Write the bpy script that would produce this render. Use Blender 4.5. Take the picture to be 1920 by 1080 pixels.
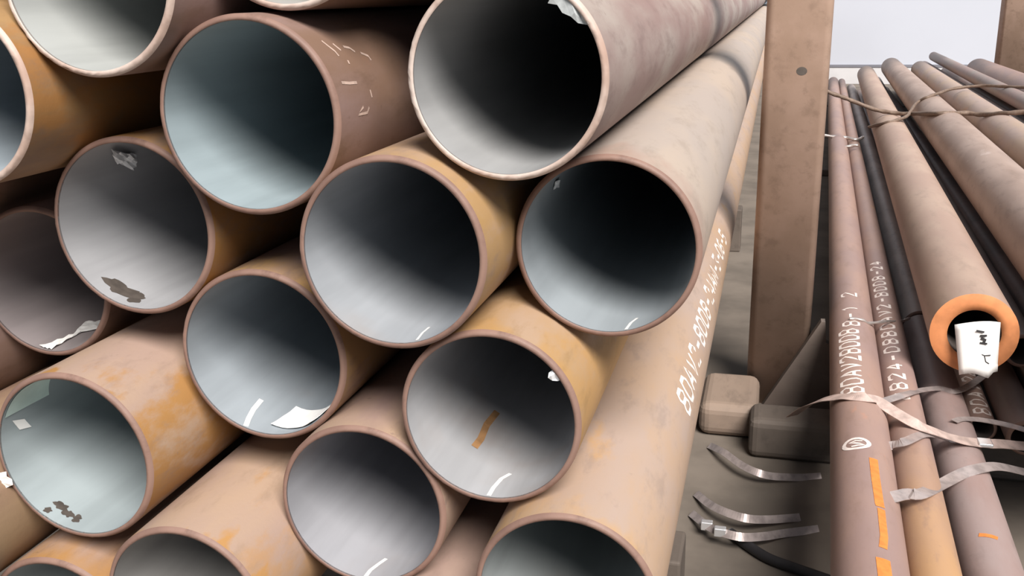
import bpy, bmesh, math, random
from mathutils import Matrix, Vector

for o in list(bpy.data.objects):
    bpy.data.objects.remove(o)
scn = bpy.context.scene
COL = scn.collection
random.seed(7)

# ------------------------------------------------------------------ camera
cam_d = bpy.data.cameras.new('camera')
cam_d.sensor_width = 36.0
cam_d.lens = 1850.0 / 1920.0 * 36.0
cam_d.clip_start = 0.02
cam = bpy.data.objects.new('camera', cam_d)
RIGHT = Vector((0.967704, 0.251515, -0.017005))
DOWN = Vector((0.055554, -0.278570, -0.958808))
FWD = Vector((-0.245892, 0.926897, -0.283546))
cam.matrix_world = Matrix((
    (RIGHT.x, -DOWN.x, -FWD.x, 0.0),
    (RIGHT.y, -DOWN.y, -FWD.y, 0.0),
    (RIGHT.z, -DOWN.z, -FWD.z, 1.65),
    (0, 0, 0, 1)))
COL.objects.link(cam)
scn.camera = cam

# ------------------------------------------------------------------ sky, sun, exposure
world = bpy.data.worlds.new('sky')
scn.world = world
world.use_nodes = True
bg = world.node_tree.nodes['Background']
bg.inputs['Color'].default_value = (0.74, 0.87, 1.0, 1)
bg.inputs['Strength'].default_value = 0.48

sun_d = bpy.data.lights.new('sun', 'SUN')
sun_d.energy = 7.6
sun_d.angle = math.radians(30)
sun_d.color = (1.0, 0.955, 0.91)
sun = bpy.data.objects.new('sun', sun_d)
sun.rotation_euler = Vector((0.44, -0.66, 0.84)).to_track_quat('Z', 'Y').to_euler()
COL.objects.link(sun)

vs = scn.view_settings
vs.view_transform = 'Standard'
vs.look = 'None'
vs.gamma = 1.0
vs.use_curve_mapping = False
vs.exposure = -0.12


# ------------------------------------------------------------------ materials
def lin(c):
    r = []
    for v in c:
        v /= 255.0
        r.append(v / 12.92 if v <= 0.04045 else ((v + 0.055) / 1.055) ** 2.4)
    return (r[0], r[1], r[2], 1.0)


def new_mat(name):
    m = bpy.data.materials.new(name)
    m.use_nodes = True
    nt = m.node_tree
    return m, nt, nt.nodes['Principled BSDF']


def tex_coord(nt, scale, seed):
    tc = nt.nodes.new('ShaderNodeTexCoord')
    mp = nt.nodes.new('ShaderNodeMapping')
    mp.inputs['Scale'].default_value = scale
    mp.inputs['Location'].default_value = (seed * 3.17, seed * 1.73, seed * 2.41)
    nt.links.new(tc.outputs['Object'], mp.inputs['Vector'])
    return mp.outputs['Vector']


def noise(nt, vec, scale, detail=5.0, rough=0.55):
    n = nt.nodes.new('ShaderNodeTexNoise')
    n.inputs['Scale'].default_value = scale
    n.inputs['Detail'].default_value = detail
    n.inputs['Roughness'].default_value = rough
    nt.links.new(vec, n.inputs['Vector'])
    return n.outputs['Fac']


def ramp(nt, fac, lo, hi):
    r = nt.nodes.new('ShaderNodeMapRange')
    r.interpolation_type = 'SMOOTHSTEP'
    r.inputs['From Min'].default_value = lo
    r.inputs['From Max'].default_value = hi
    nt.links.new(fac, r.inputs['Value'])
    return r.outputs['Result']


def mix(nt, fac, a, b):
    m = nt.nodes.new('ShaderNodeMix')
    m.data_type = 'RGBA'
    if isinstance(fac, float):
        m.inputs[0].default_value = fac
    else:
        nt.links.new(fac, m.inputs[0])
    for s, v in ((6, a), (7, b)):
        if isinstance(v, tuple):
            m.inputs[s].default_value = v
        else:
            nt.links.new(v, m.inputs[s])
    return m.outputs[2]


def bump(nt, bsdf, fac, strength, dist=0.002):
    b = nt.nodes.new('ShaderNodeBump')
    b.inputs['Strength'].default_value = strength
    b.inputs['Distance'].default_value = dist
    nt.links.new(fac, b.inputs['Height'])
    nt.links.new(b.outputs['Normal'], bsdf.inputs['Normal'])


def rust(name, main, alt, orange, amount, seed, rough=0.6, end_rust=0.0, flank=0.0):
    """mill scale, dust and rust on rolled steel; optional rust creeping in from the cut end"""
    m, nt, b = new_mat(name)
    v1 = tex_coord(nt, (3.0, 0.9, 3.0), seed)
    v2 = tex_coord(nt, (5.0, 2.2, 5.0), seed + 4.3)
    v3 = tex_coord(nt, (1, 1, 1), seed)
    base = mix(nt, ramp(nt, noise(nt, v1, 1.6, 6), 0.36, 0.64), lin(main), lin(alt))
    pat = ramp(nt, noise(nt, v2, 1.5, 8, 0.62), 0.72 - 0.3 * amount, 0.86 - 0.3 * amount)
    if end_rust > 0:
        tc = nt.nodes.new('ShaderNodeTexCoord')
        sp = nt.nodes.new('ShaderNodeSeparateXYZ')
        nt.links.new(tc.outputs['Object'], sp.inputs[0])
        ad = nt.nodes.new('ShaderNodeMath'); ad.operation = 'MULTIPLY_ADD'
        nt.links.new(noise(nt, v2, 2.5, 5), ad.inputs[0])
        ad.inputs[1].default_value = 0.5
        nt.links.new(sp.outputs['Y'], ad.inputs[2])
        er = nt.nodes.new('ShaderNodeMapRange')
        er.inputs['From Min'].default_value = 0.22 + end_rust
        er.inputs['From Max'].default_value = 0.22
        nt.links.new(ad.outputs[0], er.inputs['Value'])
        mx = nt.nodes.new('ShaderNodeMath'); mx.operation = 'MAXIMUM'
        nt.links.new(pat, mx.inputs[0]); nt.links.new(er.outputs['Result'], mx.inputs[1])
        pat = mx.outputs[0]
    if flank > 0:
        # ochre rust that has grown along one flank of the pipe
        tc = nt.nodes.new('ShaderNodeTexCoord')
        sp = nt.nodes.new('ShaderNodeSeparateXYZ')
        nt.links.new(tc.outputs['Object'], sp.inputs[0])
        ad = nt.nodes.new('ShaderNodeMath'); ad.operation = 'MULTIPLY_ADD'
        nt.links.new(noise(nt, v2, 2.2, 7, 0.65), ad.inputs[0])
        ad.inputs[1].default_value = 0.30
        nt.links.new(sp.outputs['X'], ad.inputs[2])
        fr = nt.nodes.new('ShaderNodeMapRange')
        fr.interpolation_type = 'SMOOTHSTEP'
        fr.inputs['From Min'].default_value = 0.250
        fr.inputs['From Max'].default_value = 0.315
        fr.inputs['To Max'].default_value = flank
        nt.links.new(ad.outputs[0], fr.inputs['Value'])
        mx = nt.nodes.new('ShaderNodeMath'); mx.operation = 'MAXIMUM'
        nt.links.new(pat, mx.inputs[0]); nt.links.new(fr.outputs['Result'], mx.inputs[1])
        pat = mx.outputs[0]
    col = mix(nt, pat, base, lin(orange))
    fine = noise(nt, v3, 90, 4, 0.7)
    v4 = tex_coord(nt, (7.0, 2.5, 7.0), seed + 9.1)
    scale_ = tuple(c * 0.70 for c in lin(alt)[:3]) + (1.0,)
    bl = nt.nodes.new('ShaderNodeMath'); bl.operation = 'MULTIPLY'
    nt.links.new(ramp(nt, noise(nt, v4, 2.6, 9, 0.68), 0.50, 0.70), bl.inputs[0])
    bl.inputs[1].default_value = 0.55
    col = mix(nt, bl.outputs[0], col, scale_)
    dark = tuple(c * 0.62 for c in lin(alt)[:3]) + (1.0,)
    spots = ramp(nt, noise(nt, v3, 38, 3, 0.6), 0.68, 0.78)
    sm = nt.nodes.new('ShaderNodeMath'); sm.operation = 'MULTIPLY'
    nt.links.new(spots, sm.inputs[0]); sm.inputs[1].default_value = 0.45
    col = mix(nt, sm.outputs[0], col, dark)
    nt.links.new(col, b.inputs['Base Color'])
    b.inputs['Roughness'].default_value = rough
    b.inputs['Specular IOR Level'].default_value = 0.35
    bump(nt, b, fine, 0.16)
    return m


def bore(name, tone, seed, warm=0.0):
    """inside of a pipe: cool grey scale with long streaks"""
    m, nt, b = new_mat(name)
    v1 = tex_coord(nt, (6.0, 0.5, 6.0), seed)
    v2 = tex_coord(nt, (1.5, 1.5, 1.5), seed + 2)
    a = lin(tuple(min(255, c * 1.15) for c in tone))
    dk = tuple(c * 0.84 for c in a[:3]) + (1.0,)
    wm = lin((150, 135, 125))
    base = mix(nt, ramp(nt, noise(nt, v1, 2.4, 5), 0.35, 0.7), a, dk)
    base = mix(nt, ramp(nt, noise(nt, v2, 1.7, 4), 0.5 - 0.2 * warm, 0.8 - 0.2 * warm), base, wm)
    nt.links.new(base, b.inputs['Base Color'])
    b.inputs['Roughness'].default_value = 0.5
    b.inputs['Specular IOR Level'].default_value = 0.45
    bump(nt, b, noise(nt, v1, 30, 4), 0.03)
    return m


def plain(name, c, rough=0.7, metal=0.0, vary=0.12, scale=14.0):
    m, nt, b = new_mat(name)
    v = tex_coord(nt, (1, 1, 1), len(name))
    a = lin(c)
    d = tuple(x * (1 - 2.2 * vary) for x in a[:3]) + (1.0,)
    nt.links.new(mix(nt, ramp(nt, noise(nt, v, scale, 5), 0.35, 0.7), a, d), b.inputs['Base Color'])
    b.inputs['Roughness'].default_value = rough
    b.inputs['Metallic'].default_value = metal
    return m


M_RIM = rust('cut_edge_rust', (136, 108, 96), (116, 90, 80), (142, 102, 74), 0.25, 3.0, 0.55)
M_RIM_PALE = rust('cut_edge_pale', (196, 180, 170), (166, 138, 124), (170, 124, 98), 0.25, 5.0, 0.5)
M_CHALK = plain('white_chalk', (236, 232, 226), 0.9, 0, 0.05, 60)
M_PAINT = plain('white_stencil_paint', (240, 226, 218), 0.75, 0, 0.10, 70)
M_PAPER = plain('white_paper', (248, 246, 242), 0.85, 0, 0.03, 10)
M_PAPER_G = plain('greenish_paper', (214, 234, 226), 0.85, 0, 0.05, 16)
M_FOIL = plain('crumpled_foil', (244, 245, 246), 0.45, 0.0, 0.10, 60)
M_GREYPAPER = plain('grey_paper', (186, 190, 190), 0.8, 0, 0.12, 60)
M_STAIN = plain('dark_oil_stain', (84, 76, 70), 0.6, 0, 0.15, 40)
M_RSTAIN = plain('rust_streak', (166, 124, 82), 0.8, 0, 0.15, 40)
M_ORANGE = plain('orange_paint', (226, 132, 62), 0.6, 0, 0.10, 50)
M_ORANGE_END = plain('orange_rust_end', (212, 138, 88), 0.7, 0, 0.10, 18)
M_INK = plain('black_ink', (52, 50, 52), 0.8, 0, 0.1, 50)
M_STRAP = plain('galvanised_strap', (186, 172, 168), 0.35, 0.35, 0.15, 30)
M_STRAP_R = plain('rusty_strap', (206, 182, 172), 0.45, 0.15, 0.15, 30)
M_CLASP = plain('bright_clasp', (232, 232, 234), 0.25, 0.7, 0.05, 30)
M_WIRE = plain('rusty_wire', (126, 106, 92), 0.65, 0.1, 0.15, 40)
M_WIREB = plain('bare_wire', (206, 196, 190), 0.35, 0.7, 0.1, 40)
M_CABLE = plain('black_rubber', (40, 38, 40), 0.55, 0, 0.1, 30)
M_PALE_CHALK = plain('faint_chalk', (196, 170, 156), 0.9, 0, 0.12, 70)


# ------------------------------------------------------------------ helpers
def link(name, bm, mats, parent=None, smooth=True):
    me = bpy.data.meshes.new(name)
    bm.normal_update()
    bm.to_mesh(me)
    bm.free()
    for m in (mats if isinstance(mats, (list, tuple)) else [mats]):
        me.materials.append(m)
    if smooth:
        me.polygons.foreach_set('use_smooth', [True] * len(me.polygons))
    o = bpy.data.objects.new(name, me)
    COL.objects.link(o)
    if parent is not None:
        o.parent = parent
    return o


def tag(o, label, cat, group=None, kind=None):
    o['label'] = label
    o['category'] = cat
    if group:
        o['group'] = group
    if kind:
        o['kind'] = kind
    return o


def frame(axis, origin):
    a = Vector(axis).normalized()
    e1 = a.cross(Vector((0, 0, 1))).normalized()
    e2 = e1.cross(a)
    return Matrix(((e1.x, a.x, e2.x, origin[0]), (e1.y, a.y, e2.y, origin[1]),
                   (e1.z, a.z, e2.z, origin[2]), (0, 0, 0, 1)))


def ring_verts(bm, r, y, n, jit=0.0):
    vs_ = []
    for i in range(n):
        t = 2 * math.pi * i / n
        rr = r + (random.uniform(-jit, jit) if jit else 0)
        vs_.append(bm.verts.new((rr * math.cos(t), y + (random.uniform(-jit, jit) if jit else 0), rr * math.sin(t))))
    return vs_


def bridge(bm, a, b, mi=0, flip=False):
    n = len(a)
    for i in range(n):
        j = (i + 1) % n
        q = (a[i], a[j], b[j], b[i])
        f = bm.faces.new(q[::-1] if flip else q)
        f.material_index = mi


def make_pipe(name, origin, axis, r, wall, length, m_out, m_in, m_rim, n=96, chamfer=0.006, jit=0.0004):
    """open steel tube; local +Y runs along the pipe from its near cut end"""
    bm = bmesh.new()
    ys = [chamfer] + [chamfer + (length - chamfer) * k / 6 for k in range(1, 7)]
    rings = [ring_verts(bm, r, y, n) for y in ys]
    for a, b in zip(rings, rings[1:]):
        bridge(bm, a, b, 0, True)
    ys = [0.0, 0.05, 0.2] + [0.2 + (length - 0.2) * k / 5 for k in range(1, 6)]
    inn = [ring_verts(bm, r - wall, y, n) for y in ys]
    for a, b in zip(inn, inn[1:]):
        bridge(bm, a, b, 1)
    bridge(bm, rings[-1], inn[-1], 0, True)
    o = link(name, bm, [m_out, m_in])
    o.matrix_world = frame(axis, origin)
    bm = bmesh.new()
    a = ring_verts(bm, r, chamfer, n)
    b = ring_verts(bm, r - 0.25 * wall, chamfer * 0.25, n, jit)
    c = ring_verts(bm, r - 0.55 * wall, 0.0, n, jit)
    d = ring_verts(bm, r - wall, 0.0, n)
    e = ring_verts(bm, r - wall, 0.004, n)
    for p, q in ((a, b), (b, c), (c, d), (d, e)):
        bridge(bm, p, q)
    rim = link('bevelled_rim', bm, m_rim, o)
    rim['label'] = 'cut and bevelled end of the pipe'
    return o


def catmull(pts, sub=8):
    P = [Vector(p) for p in pts]
    P = [P[0] * 2 - P[1]] + P + [P[-1] * 2 - P[-2]]
    out = []
    for i in range(1, len(P) - 2):
        for k in range(sub):
            t = k / sub
            p0, p1, p2, p3 = P[i - 1:i + 3]
            out.append(0.5 * ((2 * p1) + (p2 - p0) * t + (2 * p0 - 5 * p1 + 4 * p2 - p3) * t * t
                              + (3 * p1 - p0 - 3 * p2 + p3) * t ** 3))
    out.append(P[-2])
    return out


def tube_mesh(bm, pts, r, n=10, twist=0.0):
    prev = None
    N = len(pts)
    first = None
    for i, p in enumerate(pts):
        t = (pts[min(i + 1, N - 1)] - pts[max(i - 1, 0)]).normalized()
        u = t.cross(Vector((0, 0, 1)))
        if u.length < 1e-4:
            u = t.cross(Vector((1, 0, 0)))
        u.normalize()
        v = u.cross(t)
        ring = []
        for k in range(n):
            a = 2 * math.pi * k / n
            rr = r * (1 + twist * math.cos(2 * a + i * 0.9))
            ring.append(bm.verts.new(p + u * (rr * math.cos(a)) + v * (rr * math.sin(a))))
        if prev:
            bridge(bm, prev, ring)
        else:
            bm.faces.new(ring)
        prev = ring
    bm.faces.new(prev[::-1])


def ribbon_mesh(bm, pts, width, thick, nrm):
    """flat steel band that faces `nrm`"""
    prev = None
    N = len(pts)
    for i, p in enumerate(pts):
        t = (pts[min(i + 1, N - 1)] - pts[max(i - 1, 0)]).normalized()
        w = Vector(nrm).cross(t).normalized()
        nn = t.cross(w).normalized()
        ring = [bm.verts.new(p + w * (sx * width / 2) + nn * (sz * thick / 2))
                for sx, sz in ((-1, -1), (1, -1), (1, 1), (-1, 1))]
        if prev:
            bridge(bm, prev, ring)
        else:
            bm.faces.new(ring[::-1])
        prev = ring
    bm.faces.new(prev)


def film_ribbon(bm, poly, width, r, off):
    """paint or chalk stroke on a cylinder; poly is (theta, y)"""
    pts = []
    for (t0, y0), (t1, y1) in zip(poly, poly[1:]):
        k = max(1, int(max(abs(t1 - t0) / 0.15, 1)))
        for q in range(k):
            s = q / k
            pts.append((t0 + (t1 - t0) * s, y0 + (y1 - y0) * s))
    pts.append(poly[-1])
    rr = r + off
    flat = [(t * r, y) for t, y in pts]
    prev = None
    for i, (a, y) in enumerate(flat):
        a0, y0 = flat[max(i - 1, 0)]
        a1, y1 = flat[min(i + 1, len(flat) - 1)]
        dx, dy = a1 - a0, y1 - y0
        L = math.hypot(dx, dy) or 1
        nx, ny = -dy / L * width / 2, dx / L * width / 2
        cur = []
        m = max(1, int(width / r / 0.09))
        for q in range(m + 1):
            s = -1 + 2 * q / m
            th = (a + s * nx) / r
            cur.append(bm.verts.new((rr * math.cos(th), y + s * ny, rr * math.sin(th))))
        if prev:
            for q in range(m):
                bm.faces.new((prev[q], prev[q + 1], cur[q + 1], cur[q]))
        prev = cur


def film_sheet(bm, c, r, off, n=8, curl=0.0):
    """four-cornered sheet following a cylinder; c = four (theta, y) corners in order"""
    grid = []
    for i in range(n + 1):
        row = []
        for j in range(n + 1):
            u, v = i / n, j / n
            th = (c[0][0] * (1 - u) + c[1][0] * u) * (1 - v) + (c[3][0] * (1 - u) + c[2][0] * u) * v
            y = (c[0][1] * (1 - u) + c[1][1] * u) * (1 - v) + (c[3][1] * (1 - u) + c[2][1] * u) * v
            rr = r + off - curl * (max(0, abs(u - 0.5) - 0.3) + max(0, abs(v - 0.5) - 0.3))
            row.append(bm.verts.new((rr * math.cos(th), y, rr * math.sin(th))))
        grid.append(row)
    for i in range(n):
        for j in range(n):
            bm.faces.new((grid[i][j], grid[i + 1][j], grid[i + 1][j + 1], grid[i][j + 1]))


def film_blob(bm, th, y, rt, ry, r, off, seed, n=22):
    rnd = random.Random(seed)
    c = bm.verts.new(((r + off) * math.cos(th), y, (r + off) * math.sin(th)))
    edge, mid = [], []
    ph = [rnd.uniform(0, 6.28) for _ in range(3)]
    for i in range(n):
        a = 2 * math.pi * i / n
        k = 1 + 0.22 * math.sin(2 * a + ph[0]) + 0.16 * math.sin(5 * a + ph[1]) + 0.1 * math.sin(7 * a + ph[2])
        for s, l in ((0.5, mid), (1.0, edge)):
            t = th + rt * k * s * math.cos(a)
            l.append(bm.verts.new(((r + off) * math.cos(t), y + ry * k * s * math.sin(a), (r + off) * math.sin(t))))
    for i in range(n):
        j = (i + 1) % n
        bm.faces.new((c, mid[i], mid[j]))
        bm.faces.new((mid[i], edge[i], edge[j], mid[j]))


def solid(o, t):
    md = o.modifiers.new('thickness', 'SOLIDIFY')
    md.thickness = t
    md.offset = 0
    return o


GLYPH = {  # strokes on a 0..1 by 0..1 cell: x along the line of writing, y up
    '0': [[(0.2, 0), (0, 0.25), (0, 0.75), (0.2, 1), (0.8, 1), (1, 0.75), (1, 0.25), (0.8, 0), (0.2, 0)]],
    '2': [[(0, 0.8), (0.2, 1), (0.8, 1), (1, 0.75), (0, 0), (1, 0)]],
    '3': [[(0, 1), (1, 1), (0.4, 0.58), (1, 0.35), (0.8, 0), (0, 0.05)]],
    '4': [[(0.75, 0), (0.75, 1), (0, 0.3), (1, 0.3)]],
    '5': [[(1, 1), (0, 1), (0, 0.55), (0.8, 0.55), (1, 0.3), (0.8, 0), (0, 0)]],
    '6': [[(0.9, 1), (0.3, 0.9), (0, 0.4), (0.2, 0), (0.8, 0), (1, 0.3), (0.8, 0.55), (0.05, 0.45)]],
    '7': [[(0, 1), (1, 1), (0.4, 0)]],
    '8': [[(0.2, 0.52), (0, 0.78), (0.2, 1), (0.8, 1), (1, 0.78), (0.8, 0.52), (0.2, 0.52), (0, 0.25), (0.2, 0),
           (0.8, 0), (1, 0.25), (0.8, 0.52)]],
    '1': [[(0.2, 0.8), (0.5, 1), (0.5, 0)]],
    'A': [[(0, 0), (0.5, 1), (1, 0)], [(0.2, 0.35), (0.8, 0.35)]],
    'V': [[(0, 1), (0.5, 0), (1, 1)]],
    'M': [[(0, 0), (0, 1), (0.5, 0.3), (1, 1), (1, 0)]],
    'X': [[(0, 0), (1, 1)], [(0, 1), (1, 0)]],
    '-': [[(0.1, 0.5), (0.9, 0.5)]],
    ' ': [],
}


def stencil(parent, text, r, th, y0, adv, cw, ch, stroke, mat, label):
    """each character is a painted film of its own on the pipe"""
    for i, c in enumerate(text):
        if c == ' ':
            continue
        bm = bmesh.new()
        for st in GLYPH[c]:
            film_ribbon(bm, [(th + (v - 0.5) * ch / r, y0 + i * adv + u * cw) for u, v in st], stroke, r, 0.0007)
        o = link('stencil_character', bm, mat, parent)
        o['label'] = label


def rounded_box(bm, x0, x1, y0, y1, z0, z1, rad, seg=5):
    """box whose vertical edges are rounded"""
    pts = []
    for cx, cy, a0 in ((x1 - rad, y1 - rad, 0), (x0 + rad, y1 - rad, 90), (x0 + rad, y0 + rad, 180), (x1 - rad, y0 + rad, 270)):
        for k in range(seg + 1):
            a = math.radians(a0 + 90 * k / seg)
            pts.append((cx + rad * math.cos(a), cy + rad * math.sin(a)))
    lo = [bm.verts.new((x, y, z0)) for x, y in pts]
    hi = [bm.verts.new((x, y, z1)) for x, y in pts]
    bridge(bm, lo, hi)
    bm.faces.new(hi)
    bm.faces.new(lo[::-1])


def bevel_box(name, x0, x1, y0, y1, z0, z1, bev, mat, parent=None, seg=3):
    bm = bmesh.new()
    bmesh.ops.create_cube(bm, size=1.0)
    for v in bm.verts:
        v.co = Vector(((x0 + x1) / 2 + v.co.x * (x1 - x0), (y0 + y1) / 2 + v.co.y * (y1 - y0), (z0 + z1) / 2 + v.co.z * (z1 - z0)))
    bmesh.ops.bevel(bm, geom=list(bm.edges), offset=bev, segments=seg, affect='EDGES', profile=0.5)
    o = link(name, bm, mat, parent, smooth=False)
    return o


def prism_y(bm, pts, y0, y1):
    a = [bm.verts.new((x, y0, z)) for x, z in pts]
    b = [bm.verts.new((x, y1, z)) for x, z in pts]
    bm.faces.new(a)
    bm.faces.new(b[::-1])
    bridge(bm, a, b, 0, True)


# ------------------------------------------------------------------ setting: yard floor, white wall
m_ground = plain('yard_concrete', (116, 106, 96), 0.9, 0, 0.15, 3)
bm = bmesh.new()
v = [bm.verts.new(p) for p in ((-16, -12, 0), (18, -12, 0), (18, 28, 0), (-16, 28, 0))]
bm.faces.new(v)
g = link('floor', bm, m_ground, smooth=False)
g['kind'] = 'structure'
g['label'] = 'grey concrete yard floor under the racks'

m_wall = plain('white_wall_panel', (190, 193, 202), 0.8, 0, 0.01, 1)
m_wall_low = plain('pale_wall_base', (205, 203, 204), 0.85, 0, 0.04, 3)
m_trim = plain('grey_wall_trim', (120, 120, 128), 0.7, 0, 0.06, 3)
w = bevel_box('wall_back', 0.0, 14.0, 19.4, 19.6, 0.345, 6.5, 0.004, m_wall)
w['kind'] = 'structure'; w['label'] = 'bright white wall behind the far pipe ends'
w = bevel_box('trim_1', 0.0, 14.0, 19.36, 19.6, 0.30, 0.345, 0.003, m_trim)
w['kind'] = 'structure'; w['label'] = 'thin grey ledge along the foot of the white wall'
w = bevel_box('wall_back_base', 0.0, 14.0, 19.37, 19.61, 0.0, 0.30, 0.004, m_wall_low)
w['kind'] = 'structure'; w['label'] = 'pale masonry base below the white wall'

# ------------------------------------------------------------------ rack
m_post = rust('rack_post_paint', (180, 153, 136), (168, 142, 124), (152, 124, 104), 0.2, 21.0, 0.6)
m_beam = rust('rack_beam_paint', (100, 90, 82), (88, 79, 72), (110, 92, 76), 0.15, 27.0, 0.75)
m_plate = rust('post_shadow_tone', (112, 100, 92), (102, 90, 83), (112, 92, 78), 0.15, 25.0, 0.65)  # darker post tone, shade put into the colour of the added plate
m_beam2 = rust('side_plate_paint', (138, 120, 106), (126, 110, 98), (120, 98, 78), 0.2, 31.0, 0.7)

root = bpy.data.objects.new('rack_post', None)
root.location = (0.077, 4.075, 0.0)
COL.objects.link(root)
tag(root, 'brown square steel rack post between the big stack and the slim pipes', 'post')
bm = bmesh.new()
rounded_box(bm, -0.121, 0.121, -0.12, 0.12, 0.0, 4.2, 0.030)
col = link('column', bm, m_post, root)
for p in col.data.polygons:
    p.use_smooth = abs(p.normal.z) < 0.5
fb = bevel_box('foot_block', -0.290, -0.066, -0.50, -0.13, 0.0, 0.135, 0.04, m_beam2, root, 4)
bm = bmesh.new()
prism_y(bm, [(0.156, 0.387), (-0.055, 0.0), (0.42, 0.0), (0.42, 0.15), (0.24, 0.27), (0.18, 0.30), (0.172, 0.387)], -0.165, -0.122)  # added plate shaped like the slanting shadow the pipe bundle casts on the post
gp = link('shadow_plate', bm, m_plate, root, smooth=False)
gp['label'] = 'dark slanting plate standing in for the shadow on the foot of the post'
fb['label'] = 'rounded block at the foot of the post'
bm = bmesh.new()
film = bmesh.ops.create_circle(bm, cap_ends=True, segments=14, radius=0.020)
for vv in bm.verts:
    vv.co = Vector((0.020 + vv.co.x, -0.1206, 1.36 + vv.co.y * 0.8))
sp = link('stain_spot', bm, M_STAIN, root, smooth=False)

bm = bmesh.new()
rounded_box(bm, 2.90, 3.30, 14.8, 15.1, 0.0, 5.0, 0.03)
p2 = link('rack_post', bm, m_post)
tag(p2, 'far brown rack post at the right edge of the white wall', 'post')

# sleepers under the right-hand bundle
for yy, nm in ((3.42, 'nearest'), (9.5, 'middle'), (15.5, 'farthest')):
    zz = 0.155 - (yy - 3.42) * 0.0157
    o = bevel_box('sleeper', -0.02 if yy < 4 else 0.45, 2.3, yy, yy + 0.18, 0.0, max(zz, 0.02), 0.03 if yy < 4 else 0.01, m_beam)
    for p in o.data.polygons:
        p.use_smooth = False
    tag(o, '%s brown sleeper under the slim pipes' % nm, 'sleeper', 'sleepers under the slim pipes')
for yy, nm in ((2.2, 'nearer'), (6.5, 'farther')):
    o = bevel_box('rack_crossbeam', -1.95, -0.16, yy, yy + 0.16, 0.0, 0.284, 0.008, m_beam)
    tag(o, '%s brown crossbeam under the stack of large pipes' % nm, 'base beam', 'crossbeams under the large stack')

# ------------------------------------------------------------------ big stack
STACK = {  # x, y of the near end, z, outer radius
    'A': (-0.8513, 1.4985, 1.4634, 0.1679), 'B': (-0.4077, 1.5175, 1.5278, 0.1634),
    'C': (-0.5993, 1.4756, 1.2431, 0.1656), 'D': (-0.2649, 1.6400, 1.2293, 0.1631),
    'E': (-1.1464, 1.5593, 1.2475, 0.1701), 'F': (-0.9036, 1.5635, 1.0082, 0.1697),
    'G': (-0.4441, 1.5018, 0.9518, 0.1615), 'H': (-0.6971, 1.5120, 0.7455, 0.1632),
    'I': (-1.2275, 1.4086, 0.8391, 0.1683), 'J': (-0.9850, 1.3511, 0.5948, 0.1605),
    'K': (-0.3013, 1.4540, 0.6490, 0.1625), 'L': (-1.0934, 1.4500, 1.6935, 0.1624),
    'M': (-0.7836, 1.5475, 1.7957, 0.1624), 'N': (-1.3615, 1.4110, 1.5050, 0.1625),
    'O': (-1.4648, 1.6706, 1.0905, 0.1634), 'P': (-1.2865, 1.3733, 0.4754, 0.1626),
    'Q': (-1.5290, 1.0500, 0.6990, 0.1600), 'S': (-0.5600, 1.3500, 0.4480, 0.1625),
    'U': (-0.4640, 1.6200, 1.8580, 0.1610),
    'V': (-1.6680, 1.5000, 1.3650, 0.1600), 'W': (-1.4040, 1.4500, 1.8320, 0.1610), 'X': (-0.9850, 1.5000, 2.0800, 0.1610), 'Y': (-1.7520, 1.6500, 0.9360, 0.1600),
    'Z': (-0.6580, 1.5500, 2.1320, 0.1610)}
TAN, PINK, GREY, OCH = (170, 144, 122), (162, 138, 125), (164, 151, 142), (168, 134, 90)
MAUVE, BROWN, ORG = (142, 118, 112), (126, 100, 84), (164, 122, 74)
LOOK = {  # outside main, alt, orange, amount, end rust, bore tone, pale rim
    'A': (MAUVE, BROWN, (150, 108, 82), 0.30, 0.0, (132, 143, 147), 0),
    'B': (GREY, MAUVE, OCH, 0.10, 0.0, (140, 140, 140), 1),
    'C': (TAN, PINK, OCH, 0.5, 0.25, (140, 143, 147), 0),
    'D': (GREY, (172, 156, 142), PINK, 0.15, 0.15, (132, 138, 142), 0),
    'E': (TAN, PINK, ORG, 0.30, 0.2, (140, 140, 142), 0),
    'F': (PINK, MAUVE, OCH, 0.30, 0.2, (134, 140, 145), 0),
    'G': (TAN, OCH, (174, 136, 88), 0.30, 0.1, (144, 144, 146), 0),
    'H': (PINK, MAUVE, TAN, 0.20, 0.2, (138, 138, 142), 0),
    'I': (TAN, PINK, ORG, 0.55, 0.03, (136, 144, 146), 0),
    'J': (PINK, TAN, (172, 130, 82), 0.50, 0.05, (130, 128, 126), 0),
    'K': (TAN, (166, 146, 134), (178, 144, 108), 0.42, 0.1, (134, 138, 138), 0),
    'L': (MAUVE, BROWN, OCH, 0.2, 0.0, (150, 152, 150), 1),
    'M': (BROWN, MAUVE, OCH, 0.2, 0.0, (150, 148, 144), 1),
    'N': (BROWN, OCH, (160, 114, 66), 0.40, 0.0, (132, 140, 146), 1),
    'O': (MAUVE, BROWN, OCH, 0.2, 0.0, (132, 124, 124), 0),
    'P': (PINK, BROWN, ORG, 0.3, 0.2, (128, 132, 132), 0),
    'Q': (BROWN, (150, 126, 98), OCH, 0.3, 0.0, (128, 128, 128), 0),
    'S': (MAUVE, PINK, BROWN, 0.1, 0.0, (128, 128, 128), 0),
    'U': (MAUVE, BROWN, OCH, 0.2, 0.0, (128, 128, 128), 0)}
for k in 'VWXYZ':
    LOOK[k] = LOOK['U']
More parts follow.
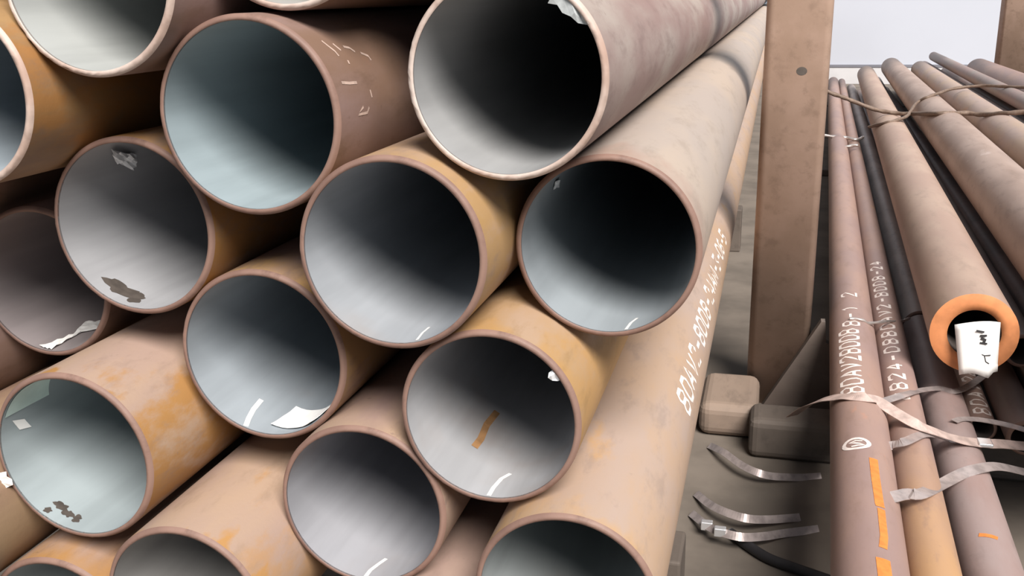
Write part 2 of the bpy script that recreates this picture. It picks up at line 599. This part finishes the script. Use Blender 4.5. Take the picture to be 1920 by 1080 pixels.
LABEL = {
    'A': 'large steel pipe with blue-grey bore and chalk scribbles on its mauve side',
    'B': 'large steel pipe at top centre, pale rim with torn paper scrap',
    'C': 'large steel pipe with tan side in the middle of the stack',
    'D': 'large pale grey steel pipe beside the rack post, black bore',
    'E': 'large steel pipe with crumpled foil scrap at its top and stained lip',
    'F': 'large steel pipe with a white paper sheet lying inside its bore',
    'G': 'large ochre steel pipe with a rust streak and chalk tick in its bore',
    'H': 'large steel pipe below and between the paper-holding pipe and the ochre pipe',
    'I': 'large steel pipe at lower left with pale green paper stuck inside',
    'J': 'large tan steel pipe at the bottom edge, under the green-papered pipe',
    'K': 'large tan steel pipe with white stencilled writing along its side',
    'L': 'large steel pipe at the top left corner with bright pale lip',
    'M': 'large steel pipe cut off by the top edge, only its lower lip showing',
    'N': 'large brown steel pipe at the left edge with nicked whitish rim',
    'O': 'recessed large steel pipe at left with torn paper hanging on its lip',
    'P': 'large steel pipe showing only its top in the bottom left corner',
    'Q': 'large brown steel pipe behind the green-papered pipe at the left edge',
    'S': 'mauve steel pipe in the gap under the bottom row, rim below view',
    'U': 'large steel pipe lying on top of the stack above the torn-paper pipe',
    'V': 'dark large pipe deep behind the gap at the left edge, under the nicked pipe',
    'Y': 'mauve large pipe behind the recessed pipe, low at the left edge',
    'W': 'large steel pipe beyond the top left corner of the stack',
    'X': 'large steel pipe in the top layer above the bright-lipped pipe',
    'Z': 'large steel pipe in the top layer above the lip at the top edge'}
WALL = 0.011
FLANK = {'C': 0.9, 'E': 0.9, 'F': 0.8, 'G': 0.9, 'H': 0.6, 'I': 1.0, 'J': 0.6, 'K': 0.3, 'N': 0.9, 'P': 0.6}
PIPE = {}
for i, (k, (x, y, z, r)) in enumerate(STACK.items()):
    mn, al, og, am, er, bt, pale = LOOK[k]
    mo = rust('pipe_rust_' + k.lower(), mn, al, og, am, 1.0 + i * 1.37, 0.6, er, FLANK.get(k, 0.0))
    mi = bore('pipe_bore_' + k.lower(), bt, 2.0 + i * 0.91, -0.15 if k in 'GHO' else -0.6)
    jit = 0.0011 if pale else 0.0004
    PIPE[k] = make_pipe('steel_pipe', (x, y, z), (0, 1, 0), r, WALL, 24.0 - y - 0.05 * (i % 4), mo, mi,
                        M_RIM_PALE if pale else M_RIM, 128, 0.007, jit)
    tag(PIPE[k], LABEL[k], 'pipe', 'large pipes in the stack')


def r_in(k):
    return STACK[k][3] - WALL


def film_part(name, k, mat, label, build, thick=0.0):
    bm = bmesh.new()
    build(bm)
    o = link(name, bm, mat, PIPE[k])
    o['label'] = label
    if thick:
        solid(o, thick)
    return o


def chalk(k, pts, w=0.007):
    def b(bm):
        film_ribbon(bm, [(p[0], p[1]) for p in pts], w, r_in(k), -0.0008)
    film_part('chalk_mark', k, M_CHALK, 'white chalk tick on the bore', b)


chalk('F', [(-2.06, 0.112), (-2.024, 0.069), (-1.967, 0.034), (-1.906, 0.006)], 0.010)
chalk('G', [(-1.496, 0.095), (-1.573, 0.073), (-1.606, 0.036), (-1.607, 0.006)], 0.008)
chalk('H', [(-1.50, 0.075), (-1.55, 0.055), (-1.60, 0.03), (-1.604, 0.006)], 0.008)
chalk('D', [(-1.253, 0.064), (-1.311, 0.042), (-1.338, 0.006)], 0.006)
chalk('C', [(-1.347, 0.081), (-1.359, 0.05), (-1.331, 0.01)], 0.005)
film_part('rust_streak', 'G', M_RSTAIN, 'brown rust streak on the bore',
          lambda bm: film_ribbon(bm, [(-2.10, 0.32), (-2.12, 0.25), (-2.08, 0.19), (-2.09, 0.15)], 0.014, r_in('G'), -0.0006))
for a_, y_, ra_, ry_, sd_ in ((-2.08, 0.05, 0.20, 0.026, 3), (-1.84, 0.045, 0.10, 0.022, 5)):
    film_part('oil_stain', 'E', M_STAIN, 'dark stain on the lower lip',
              lambda bm: film_blob(bm, a_, y_, ra_, ry_, r_in('E'), -0.0006, sd_))
for a_, y_, ra_, ry_, sd_ in ((-2.12, 0.045, 0.08, 0.012, 3), (-1.98, 0.038, 0.07, 0.011, 4), (-1.84, 0.036, 0.06, 0.011, 5),
                              (-2.18, 0.018, 0.05, 0.007, 6)):
    film_part('paint_scrape', 'I', M_STAIN, 'dark scrape near the lower lip',
              lambda bm: film_blob(bm, a_, y_, ra_, ry_, r_in('I'), -0.0006, sd_))
film_part('paper_sticker', 'I', M_PAPER_G, 'pale green paper glued inside the top of the bore',
          lambda bm: film_sheet(bm, [(2.05, 0.008), (2.28, 0.10), (2.735, 0.13), (2.72, 0.008)], r_in('I'), -0.0012))
film_part('paper_sticker', 'I', M_PAPER, 'small white paper corner below the green paper',
          lambda bm: film_sheet(bm, [(2.83, 0.031), (2.905, 0.065), (3.07, 0.084), (3.02, 0.052)], r_in('I'), -0.0012))
for a_, y_, sd_ in ((2.75, 0.30, 8), (2.95, 0.40, 9)):
    film_part('pale_fleck', 'G', M_CHALK, 'pale fleck in the bore',
              lambda bm: film_blob(bm, a_, y_, 0.02, 0.012, r_in('G'), -0.0008, sd_))

# stencilled writing and chalk on the outsides
stencil(PIPE['K'], '80AV2-8008-24AM-3-06-5', STACK['K'][3], 0.54, 0.69, 0.080, 0.056, 0.054, 0.0115, M_PAINT,
        'white stencilled characters along the side')


for pl in ([(0.80, 0.06), (0.66, 0.075), (0.60, 0.077)], [(0.70, 0.12), (0.675, 0.14), (0.62, 0.15)],
           [(0.60, 0.17), (0.552, 0.193), (0.50, 0.195)], [(0.54, 0.10), (0.50, 0.098)],
           [(0.33, 0.036), (0.31, 0.065), (0.30, 0.095)], [(0.05, 0.10), (-0.016, 0.077), (-0.02, 0.115), (0.03, 0.125)],
           [(0.75, 0.09), (0.66, 0.10)], [(0.20, 0.141), (0.12, 0.143)]):
    film_part('chalk_scribble', 'A', M_PALE_CHALK, 'faint chalk stroke on the side',
              lambda bm: film_ribbon(bm, pl, 0.005, STACK['A'][3], 0.0006))


# foil, torn paper and sheets (loose things)


def scrap(name, k, corners, mat, label, cat, rnd, curl=0.0, n=5, off=-0.003, lift=0.0, inner=True, thick=0.0006, jitter=0.003):
    bm = bmesh.new()
    r = r_in(k) if inner else STACK[k][3]
    film_sheet(bm, corners, r, off, n, curl)
    rr = random.Random(rnd)
    for vv in bm.verts:
        d = Vector((vv.co.x, 0, vv.co.z)).normalized()
        vv.co -= d * rr.uniform(0, jitter) * (1 if inner else -1)
    o = link(name, bm, mat, smooth=False)
    o.matrix_world = frame((0, 1, 0), STACK[k][:3])
    solid(o, thick)
    return tag(o, label, cat)


scrap('foil_scrap', 'E', [(2.02, 0.06), (2.40, 0.20), (2.62, 0.20), (2.42, 0.13)], M_FOIL,
      'crumpled silvery foil scrap clinging inside the top of a pipe', 'foil scrap', 1, 0, 6, -0.004, jitter=0.016)
scrap('paper_sheet', 'F', [(-1.60, 0.125), (-0.83, 0.075), (-0.95, 0.004), (-1.66, 0.035)], M_PAPER,
      'white paper sheet lying in the bottom of a pipe bore beside a chalk tick', 'paper', 2, 0.01, 8, -0.0012, jitter=0.0006)
scrap('torn_paper', 'O', [(-1.86, 0.17), (-1.66, 0.20), (-1.50, 0.15), (-1.72, 0.10)], M_PAPER,
      'torn white paper hanging on the lip of the recessed left pipe', 'paper', 3, 0.0, 6, -0.002, jitter=0.004)
scrap('torn_strip', 'O', [(-1.70, 0.10), (-1.66, 0.115), (-1.60, 0.006), (-1.80, 0.006)], M_PAPER,
      'torn pale strip trailing along the lip of the recessed left pipe', 'paper', 8, 0.0, 6, -0.002, jitter=0.005)
scrap('paper_scrap', 'D', [(2.52, 0.15), (2.55, 0.20), (2.74, 0.245), (2.72, 0.198)], M_FOIL,
      'tiny pale scrap inside the upper left of the pale grey pipe', 'paper', 4, 0, 4, -0.002, jitter=0.004)

# torn strip hanging inwards from the rim of the top centre pipe


def rim_scrap(name, k, pts, mat, label, cat, seed):
    """pts: (theta, inward distance, y)"""
    rr = random.Random(seed)
    bm = bmesh.new()
    prev = None
    for th, d0, d1, y in pts:
        cur = []
        for d in (d0, (d0 + d1) / 2, d1):
            r = r_in(k) - d
            cur.append(bm.verts.new((r * math.cos(th), y + rr.uniform(-0.004, 0.004), r * math.sin(th))))
        if prev:
            for q in range(2):
                bm.faces.new((prev[q], cur[q], cur[q + 1], prev[q + 1]))
        prev = cur
    o = link(name, bm, mat, smooth=False)
    o.matrix_world = frame((0, 1, 0), STACK[k][:3])
    solid(o, 0.0008)
    return tag(o, label, cat)


rim_scrap('torn_paper', 'B', [(1.02, 0.0, 0.022, 0.0), (0.92, 0.0, 0.016, 0.004), (0.82, -0.002, 0.020, 0.004),
                              (0.72, -0.002, 0.014, 0.004), (0.62, -0.002, 0.012, 0.004), (0.55, -0.002, 0.002, 0.004)],
          M_GREYPAPER, 'torn greyish paper strip on the rim of the top centre pipe', 'paper', 11)
rim_scrap('torn_paper', 'I', [(3.42, -0.030, 0.0, -0.004), (3.47, -0.034, 0.002, -0.006), (3.53, -0.030, 0.006, -0.006), (3.60, -0.022, 0.004, -0.004)],
          M_PAPER, 'torn white paper at the left edge beside the green-papered pipe', 'paper', 13)
rim_scrap('glue_blob', 'G', [(0.72, 0.0, 0.010, 0.004), (0.68, 0.0, 0.016, 0.004), (0.62, 0.0, 0.014, 0.004), (0.58, 0.0, 0.006, 0.004)],
          M_FOIL, 'small whitish blob on the upper rim of the ochre pipe', 'blob', 12)

# ------------------------------------------------------------------ right-hand bundle
AR, AT = Vector((0.0441, 0.9989, -0.0155)), Vector((0.0536, 0.9984, -0.0157))


def axis_at(x2, z2, a, y):
    s = (y - 3.7) / a.y
    return (x2 + a.x * s, y, z2 + a.z * s)


BMAUVE, BPINK, BTAN, BGREY, BDARK = (146, 122, 116), (158, 130, 118), (170, 146, 126), (138, 126, 120), (118, 104, 102)
SLIM = [  # key, x and z at y = 3.7 m, axis, near end, far end, radius, wall, main, alt, orange, amount, label
    ('R1', 0.3369, 0.3889, AR, 1.388, 17.760, 0.0827, 0.0148, BMAUVE, BPINK, (190, 130, 100), 0.25, 'mauve slim pipe with orange paint stripe and circled mark beside the post'),
    ('R2', 0.4773, 0.3633, AR, 1.388, 18.130, 0.0586, 0.0130, BMAUVE, BPINK, (196, 150, 92), 0.15, 'slim ochre pipe with stencilled writing, second from the post'),
    ('R4', 0.6316, 0.2673, AR, 1.388, 4.255, 0.0751, 0.0148, BMAUVE, (156, 138, 134), BPINK, 0.1, 'lilac slim pipe strapped at the bottom right corner'),
    ('R3', 0.6353, 0.2692, AR, 4.311, 17.945, 0.0722, 0.0148, (190, 175, 168), (166, 152, 146), BMAUVE, 0.1, 'dark grey slim pipe in the shade left of the tagged tube'),
    ('R5', 0.7592, 0.2116, AR, 3.367, 17.760, 0.0488, 0.0111, BMAUVE, BPINK, BTAN, 0.1, 'thin mauve pipe with white writing just below the paper tag'),
    ('R6', 0.8734, 0.2431, AR, 3.238, 17.575, 0.0601, 0.0130, BGREY, BMAUVE, BTAN, 0.2, 'thin grey pipe at the right edge below the tagged tube'),
    ('R7', 1.0046, 0.2477, AR, 3.238, 17.575, 0.0648, 0.0130, BGREY, BMAUVE, BTAN, 0.1, 'thin grey pipe under the gap right of the tagged tube'),
    ('R8', 0.3608, 0.2236, AR, 2.220, 17.575, 0.0629, 0.0130, BGREY, BMAUVE, BTAN, 0.1, 'thin grey pipe hidden beneath the orange-striped pipe'),
    ('R9', 1.1562, 0.2532, AR, 3.238, 17.575, 0.0777, 0.0148, BMAUVE, BDARK, BTAN, 0.1, 'slim mauve pipe in the bottom layer under the widest pipe'),
    ('T1', 0.6976, 0.5589, AT, 3.330, 17.020, 0.1352, 0.0537, (162, 136, 122), (172, 148, 132), (158, 122, 100), 0.2, 'thick-walled tan tube with orange end and paper tag in its hole'),
    ('T2', 1.0726, 0.6632, AT, 2.590, 17.205, 0.1504, 0.0222, (166, 144, 132), (150, 128, 116), (186, 168, 160), 0.35, 'widest tan pipe right of the tagged tube, whitish scuffs on top'),
    ('T3', 1.4114, 0.7004, AT, 2.775, 15.910, 0.1240, 0.0185, BTAN, (166, 144, 134), (184, 138, 104), 0.4, 'tan pipe with orange patch, third in the upper layer from the post'),
    ('T4', 1.7246, 0.8186, AT, 2.960, 17.575, 0.0703, 0.0130, BGREY, BMAUVE, BPINK, 0.2, 'thin mauve-grey pipe on top, far end against the white wall'),
    ('T5', 1.9530, 0.8021, AT, 2.960, 13.875, 0.1504, 0.0204, BPINK, BMAUVE, BTAN, 0.2, 'pinkish pipe nearest the far post at the right edge'),
    ('T6', 0.9028, 0.4198, AT, 3.607, 17.760, 0.0611, 0.0130, BDARK, BGREY, BMAUVE, 0.1, 'dark thin pipe deep in the gap right of the tagged tube'),
    ('T7', 1.1470, 0.4383, AT, 2.775, 17.760, 0.0703, 0.0130, BGREY, BDARK, BMAUVE, 0.1, 'thin grey pipe directly beneath the widest tan pipe'),
    ('T8', 1.3320, 0.4752, AT, 2.775, 17.760, 0.0795, 0.0148, BGREY, BMAUVE, BTAN, 0.1, 'thin grey pipe under the tan pipe with orange patch'),
    ('T9', 1.6373, 0.6140, AT, 2.775, 18.130, 0.1036, 0.0148, BMAUVE, BGREY, BTAN, 0.2, 'mauve pipe in the trough below the thin top pipe'),
    ('T0', 1.5170, 0.3827, AT, 2.775, 17.760, 0.0925, 0.0148, BGREY, BMAUVE, BTAN, 0.2, 'grey pipe in the bottom layer under the trough'),
    ('TA', 1.7760, 0.3827, AT, 2.775, 17.760, 0.1110, 0.0148, BGREY, BMAUVE, BTAN, 0.2, 'grey pipe in the bottom layer below the pinkish pipe'),
    ('TB', 1.9610, 0.5511, AT, 2.775, 17.760, 0.0925, 0.0148, BGREY, BMAUVE, BTAN, 0.2, 'grey pipe directly under the pinkish right pipe'),
]
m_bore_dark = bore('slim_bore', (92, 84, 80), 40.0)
BAR = {}
for i, (k, x2, z2, a, y0, y1, r, wl, mn, al, og, am, lab) in enumerate(SLIM):
    mo = rust('slim_rust_%d' % i, mn, al, og, am, 50.0 + i * 1.91, 0.5, 1.5 if k == 'R2' else 0.0)
    BAR[k] = make_pipe('slim_pipe', axis_at(x2, z2, a, y0), a, r, wl, (y1 - y0) / a.y, mo, m_bore_dark,
                       M_ORANGE_END if k == 'T1' else M_RIM, 48, 0.006, 0.0003)
    tag(BAR[k], lab, 'pipe', 'slim pipes in the right-hand bundle')
    BAR[k]['near'] = y0
BAR['T1'].children[0]['label'] = 'orange painted thick cut face'

stencil(BAR['R1'], '80AV28008', 0.0827, 1.86, 1.554, 0.074, 0.050, 0.063, 0.0110, M_PAINT, 'white stencilled characters')
stencil(BAR['R1'], '8-1 2', 0.0827, 1.72, 2.239, 0.100, 0.055, 0.055, 0.0090, M_PAINT, 'fainter stencilled characters farther along')
stencil(BAR['R2'], '8824-0880AV2-8008-24', 0.0586, 1.82, 1.656, 0.092, 0.055, 0.048, 0.0100, M_PAINT, 'white stencilled characters')
stencil(BAR['R5'], '80AV28', 0.0488, 1.50, 0.022, 0.078, 0.048, 0.052, 0.0090, M_PAINT, 'white stencilled characters')
bm = bmesh.new()
cy, ct = 1.175, 1.84
film_ribbon(bm, [(ct + 0.40 * math.cos(q * math.pi / 12), cy + 0.033 * math.sin(q * math.pi / 12)) for q in range(25)], 0.012, 0.0827, 0.0009)
film_ribbon(bm, [(ct - 0.20, cy + 0.015), (ct + 0.0, cy + 0.018), (ct + 0.2, cy + 0.009), (ct - 0.1, cy - 0.002), (ct - 0.25, cy - 0.011), (ct + 0.15, cy - 0.016)],
            0.008, 0.0827, 0.0009)
o = link('circled_mark', bm, M_PAINT, BAR['R1'])
o['label'] = 'white circled mark'
for pl, w_ in (([(1.345, 1.088), (1.34, 0.981), (1.30, 0.833), (1.28, 0.823)], 0.022),
               ([(1.27, 0.814), (1.27, 0.684), (1.33, 0.629)], 0.018), ([(1.36, 0.583), (1.30, 0.278)], 0.030)):
    bm = bmesh.new()
    film_ribbon(bm, pl, w_, 0.0827, 0.0009)
    o = link('paint_stripe', bm, M_ORANGE, BAR['R1'])
    o['label'] = 'orange paint stripe'
bm = bmesh.new()
film_ribbon(bm, [(1.9, 0.981), (1.35, 0.971)], 0.017, 0.0751, 0.0009)
o = link('paint_stripe', bm, M_ORANGE, BAR['R4'])
o['label'] = 'orange paint dash'

# paper tag plugged into the thick tube
bm = bmesh.new()
n = 8
rows = []
for j in range(n + 1):
    v_ = j / n
    row = []
    for i in range(n + 1):
        u = i / n
        x = (0.6105 + 0.1369 * u) * (1 - v_) + (0.6401 + 0.1147 * u) * v_
        z = (0.6010 + 0.022 * math.sin(u * 2.4)) * (1 - v_) + (0.4327 + 0.007 * u + 0.011 * math.sin(u * 5)) * v_
        y = 3.3041 - 0.015 * math.sin(u * math.pi) + 0.022 * max(0, u - 0.7) - 0.011 * v_
        if u > 0.85 and v_ > 0.75:
            z += 0.022
        row.append(bm.verts.new((x, y, z)))
    rows.append(row)
for j in range(n):
    for i in range(n):
        bm.faces.new((rows[j][i], rows[j + 1][i], rows[j + 1][i + 1], rows[j][i + 1]))
pt = link('paper_tag', bm, M_PAPER)
solid(pt, 0.001)
tag(pt, 'white paper tag with black writing in the orange tube end', 'paper tag')


def ink(pts, w):
    bm = bmesh.new()
    ribbon_mesh(bm, [Vector((x, 3.2828 + 0.25 * max(0, x - 0.7123), z)) for x, z in pts], w, 0.0006, (0, -1, 0.05))
    o = link('ink_stroke', bm, M_INK, pt, smooth=False)
    o['label'] = 'black handwritten stroke'


ink([(0.6734, 0.5918), (0.6975, 0.5881)], 0.0065)
ink([(0.6864, 0.5751), (0.7067, 0.5770)], 0.0074)
ink([(0.6901, 0.5677), (0.7030, 0.5622), (0.6993, 0.5529)], 0.0093)
ink([(0.6882, 0.5511), (0.7104, 0.5493)], 0.0065)
ink([(0.6919, 0.5141), (0.7067, 0.5085), (0.7252, 0.5104)], 0.0037)
ink([(0.7067, 0.5067), (0.7123, 0.4882), (0.7234, 0.4808)], 0.0037)

# ------------------------------------------------------------------ wires, straps, cable
W1 = [(0.379, 9.250, 0.827), (0.496, 9.250, 0.780), (0.588, 9.250, 0.749), (0.679, 9.250, 0.714), (0.862, 9.250, 0.645), (0.971, 9.213, 0.627),
      (1.075, 9.158, 0.621), (1.178, 8.973, 0.644), (1.232, 8.214, 0.731), (1.439, 8.325, 0.725), (1.537, 8.232, 0.725), (1.630, 7.955, 0.766),
      (1.750, 7.863, 0.788), (1.933, 7.770, 0.816)]
W2 = [(0.814, 9.065, 0.514), (0.879, 8.658, 0.594), (0.977, 8.639, 0.623), (1.086, 8.880, 0.631), (1.130, 9.065, 0.645), (1.254, 9.620, 0.671),
      (1.339, 9.620, 0.719), (1.452, 9.805, 0.736), (1.643, 10.175, 0.747), (1.872, 10.175, 0.773), (2.000, 9.897, 0.792), (2.115, 9.620, 0.808),
      (2.281, 9.250, 0.825)]
for nm, pts, r, mat, lab, tw in (
        ('tie_wire', W1, 0.0176, M_WIRE, 'rusty brown tie wire from the post across all upper slim pipes', 0.12),
        ('tie_wire', W2, 0.0139, M_WIRE, 'rusty tie wire looped round the tagged tube and running higher right', 0.12),
        ('tie_wire', [(0.320, 3.700, 0.475), (0.363, 3.700, 0.472), (0.392, 3.718, 0.455), (0.457, 3.792, 0.442), (0.538, 3.978, 0.388), (0.586, 4.107, 0.361)],
         0.0056, M_WIREB, 'short pale wire end across the two stencilled slim pipes', 0.2),
        ('tie_wire', [(0.440, 9.435, 0.390), (0.535, 9.472, 0.372), (0.655, 9.528, 0.357), (0.747, 9.491, 0.344), (0.816, 9.620, 0.348)],
         0.0139, M_WIREB, 'bright wire tie beside the post above the slim pipes', 0.1),
        ('tie_wire', [(0.588, 8.880, 0.353), (0.647, 8.880, 0.372), (0.723, 8.880, 0.383)],
         0.0130, M_WIREB, 'short bright twisted wire stub just under the bright wire tie', 0.2),
        ('rubber_cable', [(-0.055, 2.846, 0.014), (-0.004, 2.779, 0.018), (0.06, 2.717, 0.018), (0.137, 2.678, 0.018), (0.226, 2.639, 0.018), (0.324, 2.593, 0.018), (0.5, 2.52, 0.018)],
         0.0160, M_CABLE, 'black rubber cable lying on the ground near the loose straps', 0.0)):
    bm = bmesh.new()
    tube_mesh(bm, catmull(pts, 8), r, 10, tw)
    o = link(nm, bm, mat)
    tag(o, lab, 'cable' if 'cable' in nm else 'wire', None if 'cable' in nm else 'tie wires on the slim pipes')

FACING = (0.0, -0.35, 1.0)
S1 = [(0.118, 3.182, 0.285), (0.161, 3.052, 0.383), (0.204, 2.979, 0.438), (0.246, 2.932, 0.468), (0.279, 2.895, 0.488), (0.316, 2.886, 0.492),
      (0.350, 2.905, 0.475), (0.400, 2.868, 0.457), (0.453, 2.821, 0.446), (0.518, 2.849, 0.414), (0.588, 2.905, 0.373), (0.666, 2.960, 0.344),
      (0.725, 2.997, 0.331), (0.794, 3.034, 0.314), (0.919, 3.108, 0.283)]
STRAPS = [
    (S1, 0.0407, M_STRAP_R, 'wide pale steel strap over the striped pipe ending in a bright clasp', (0.666, 2.951, 0.349)),
    ([(0.372, 2.960, 0.453), (0.413, 2.997, 0.455), (0.450, 3.043, 0.451), (0.525, 3.238, 0.392), (0.596, 3.367, 0.351), (0.646, 3.358, 0.349), (0.723, 3.515, 0.316), (0.810, 3.700, 0.296)],
     0.0259, M_STRAP, 'narrow steel strap just below the stencilled writing, above the wide strap', None),
    ([(0.344, 2.646, 0.440), (0.366, 2.664, 0.444), (0.405, 2.664, 0.462), (0.470, 2.794, 0.429), (0.548, 2.923, 0.366), (0.594, 2.932, 0.359), (0.686, 3.015, 0.320)],
     0.0296, M_STRAP, 'dark steel strap below the wide pale strap, across the ochre pipe', None),
    ([(0.316, 2.312, 0.464), (0.335, 2.311, 0.470), (0.370, 2.350, 0.460), (0.409, 2.362, 0.462), (0.498, 2.590, 0.383), (0.555, 2.692, 0.362), (0.605, 2.738, 0.362), (0.675, 2.812, 0.342), (0.766, 2.886, 0.298), (0.873, 2.960, 0.246)],
     0.0370, M_STRAP, 'lowest steel strap over the lilac pipe in the bottom right', None),
    ([(0.599, 3.071, 0.361), (0.629, 3.117, 0.351), (0.679, 3.163, 0.335), (0.727, 3.182, 0.324), (0.779, 3.182, 0.316), (0.821, 3.163, 0.314), (0.910, 3.145, 0.303)],
     0.0222, M_STRAP, 'thin steel strap at the right edge, below the paper tag', None),
]
for pts, wd, mat, lab, clasp in STRAPS:
    bm = bmesh.new()
    ribbon_mesh(bm, catmull(pts, 7), wd, 0.002, FACING)
    o = link('steel_strap', bm, mat, smooth=False)
    tag(o, lab, 'strap', 'steel straps on the slim pipes')
    if clasp:
        c = bevel_box('clasp', clasp[0] - 0.020, clasp[0] + 0.020, clasp[1] - 0.024, clasp[1] + 0.024, clasp[2] - 0.004, clasp[2] + 0.007, 0.003, M_CLASP, o)
        c['label'] = 'bright metal clasp'
HANG = [
    ([(-0.162, 3.474, 0.012), (-0.129, 3.41, 0.03), (-0.098, 3.349, 0.045), (-0.038, 3.257, 0.05), (0.018, 3.221, 0.045), (0.072, 3.234, 0.03), (0.164, 3.286, 0.01), (0.237, 3.319, 0.006)],
     'farthest of three loose straps curling on the ground beside the stack', None),
    ([(-0.181, 3.085, 0.012), (-0.131, 2.978, 0.035), (-0.076, 2.909, 0.05), (-0.009, 2.883, 0.05), (0.058, 2.927, 0.03), (0.159, 3.004, 0.008)],
     'middle one of three loose straps curling on the ground beside the stack', None),
    ([(-0.186, 2.946, 0.012), (-0.129, 2.829, 0.04), (-0.086, 2.782, 0.05), (-0.021, 2.765, 0.05), (0.043, 2.809, 0.035), (0.108, 2.878, 0.015), (0.215, 2.945, 0.006)],
     'nearest of three loose straps on the ground, with two bright clasps', [(-0.129, 2.829, 0.041), (-0.086, 2.782, 0.051)]),
]
for pts, lab, clasps in HANG:
    bm = bmesh.new()
    ribbon_mesh(bm, catmull(pts, 8), 0.026, 0.002, (0.0, -0.8, 0.6))
    o = link('loose_strap', bm, M_STRAP, smooth=False)
    tag(o, lab, 'strap', 'loose straps on the ground')
    for c in clasps or []:
        q = bevel_box('clasp', c[0] - 0.018, c[0] + 0.018, c[1] - 0.012, c[1] + 0.012, c[2] - 0.014, c[2] + 0.014, 0.003, M_CLASP, o)
        q['label'] = 'bright metal clasp'
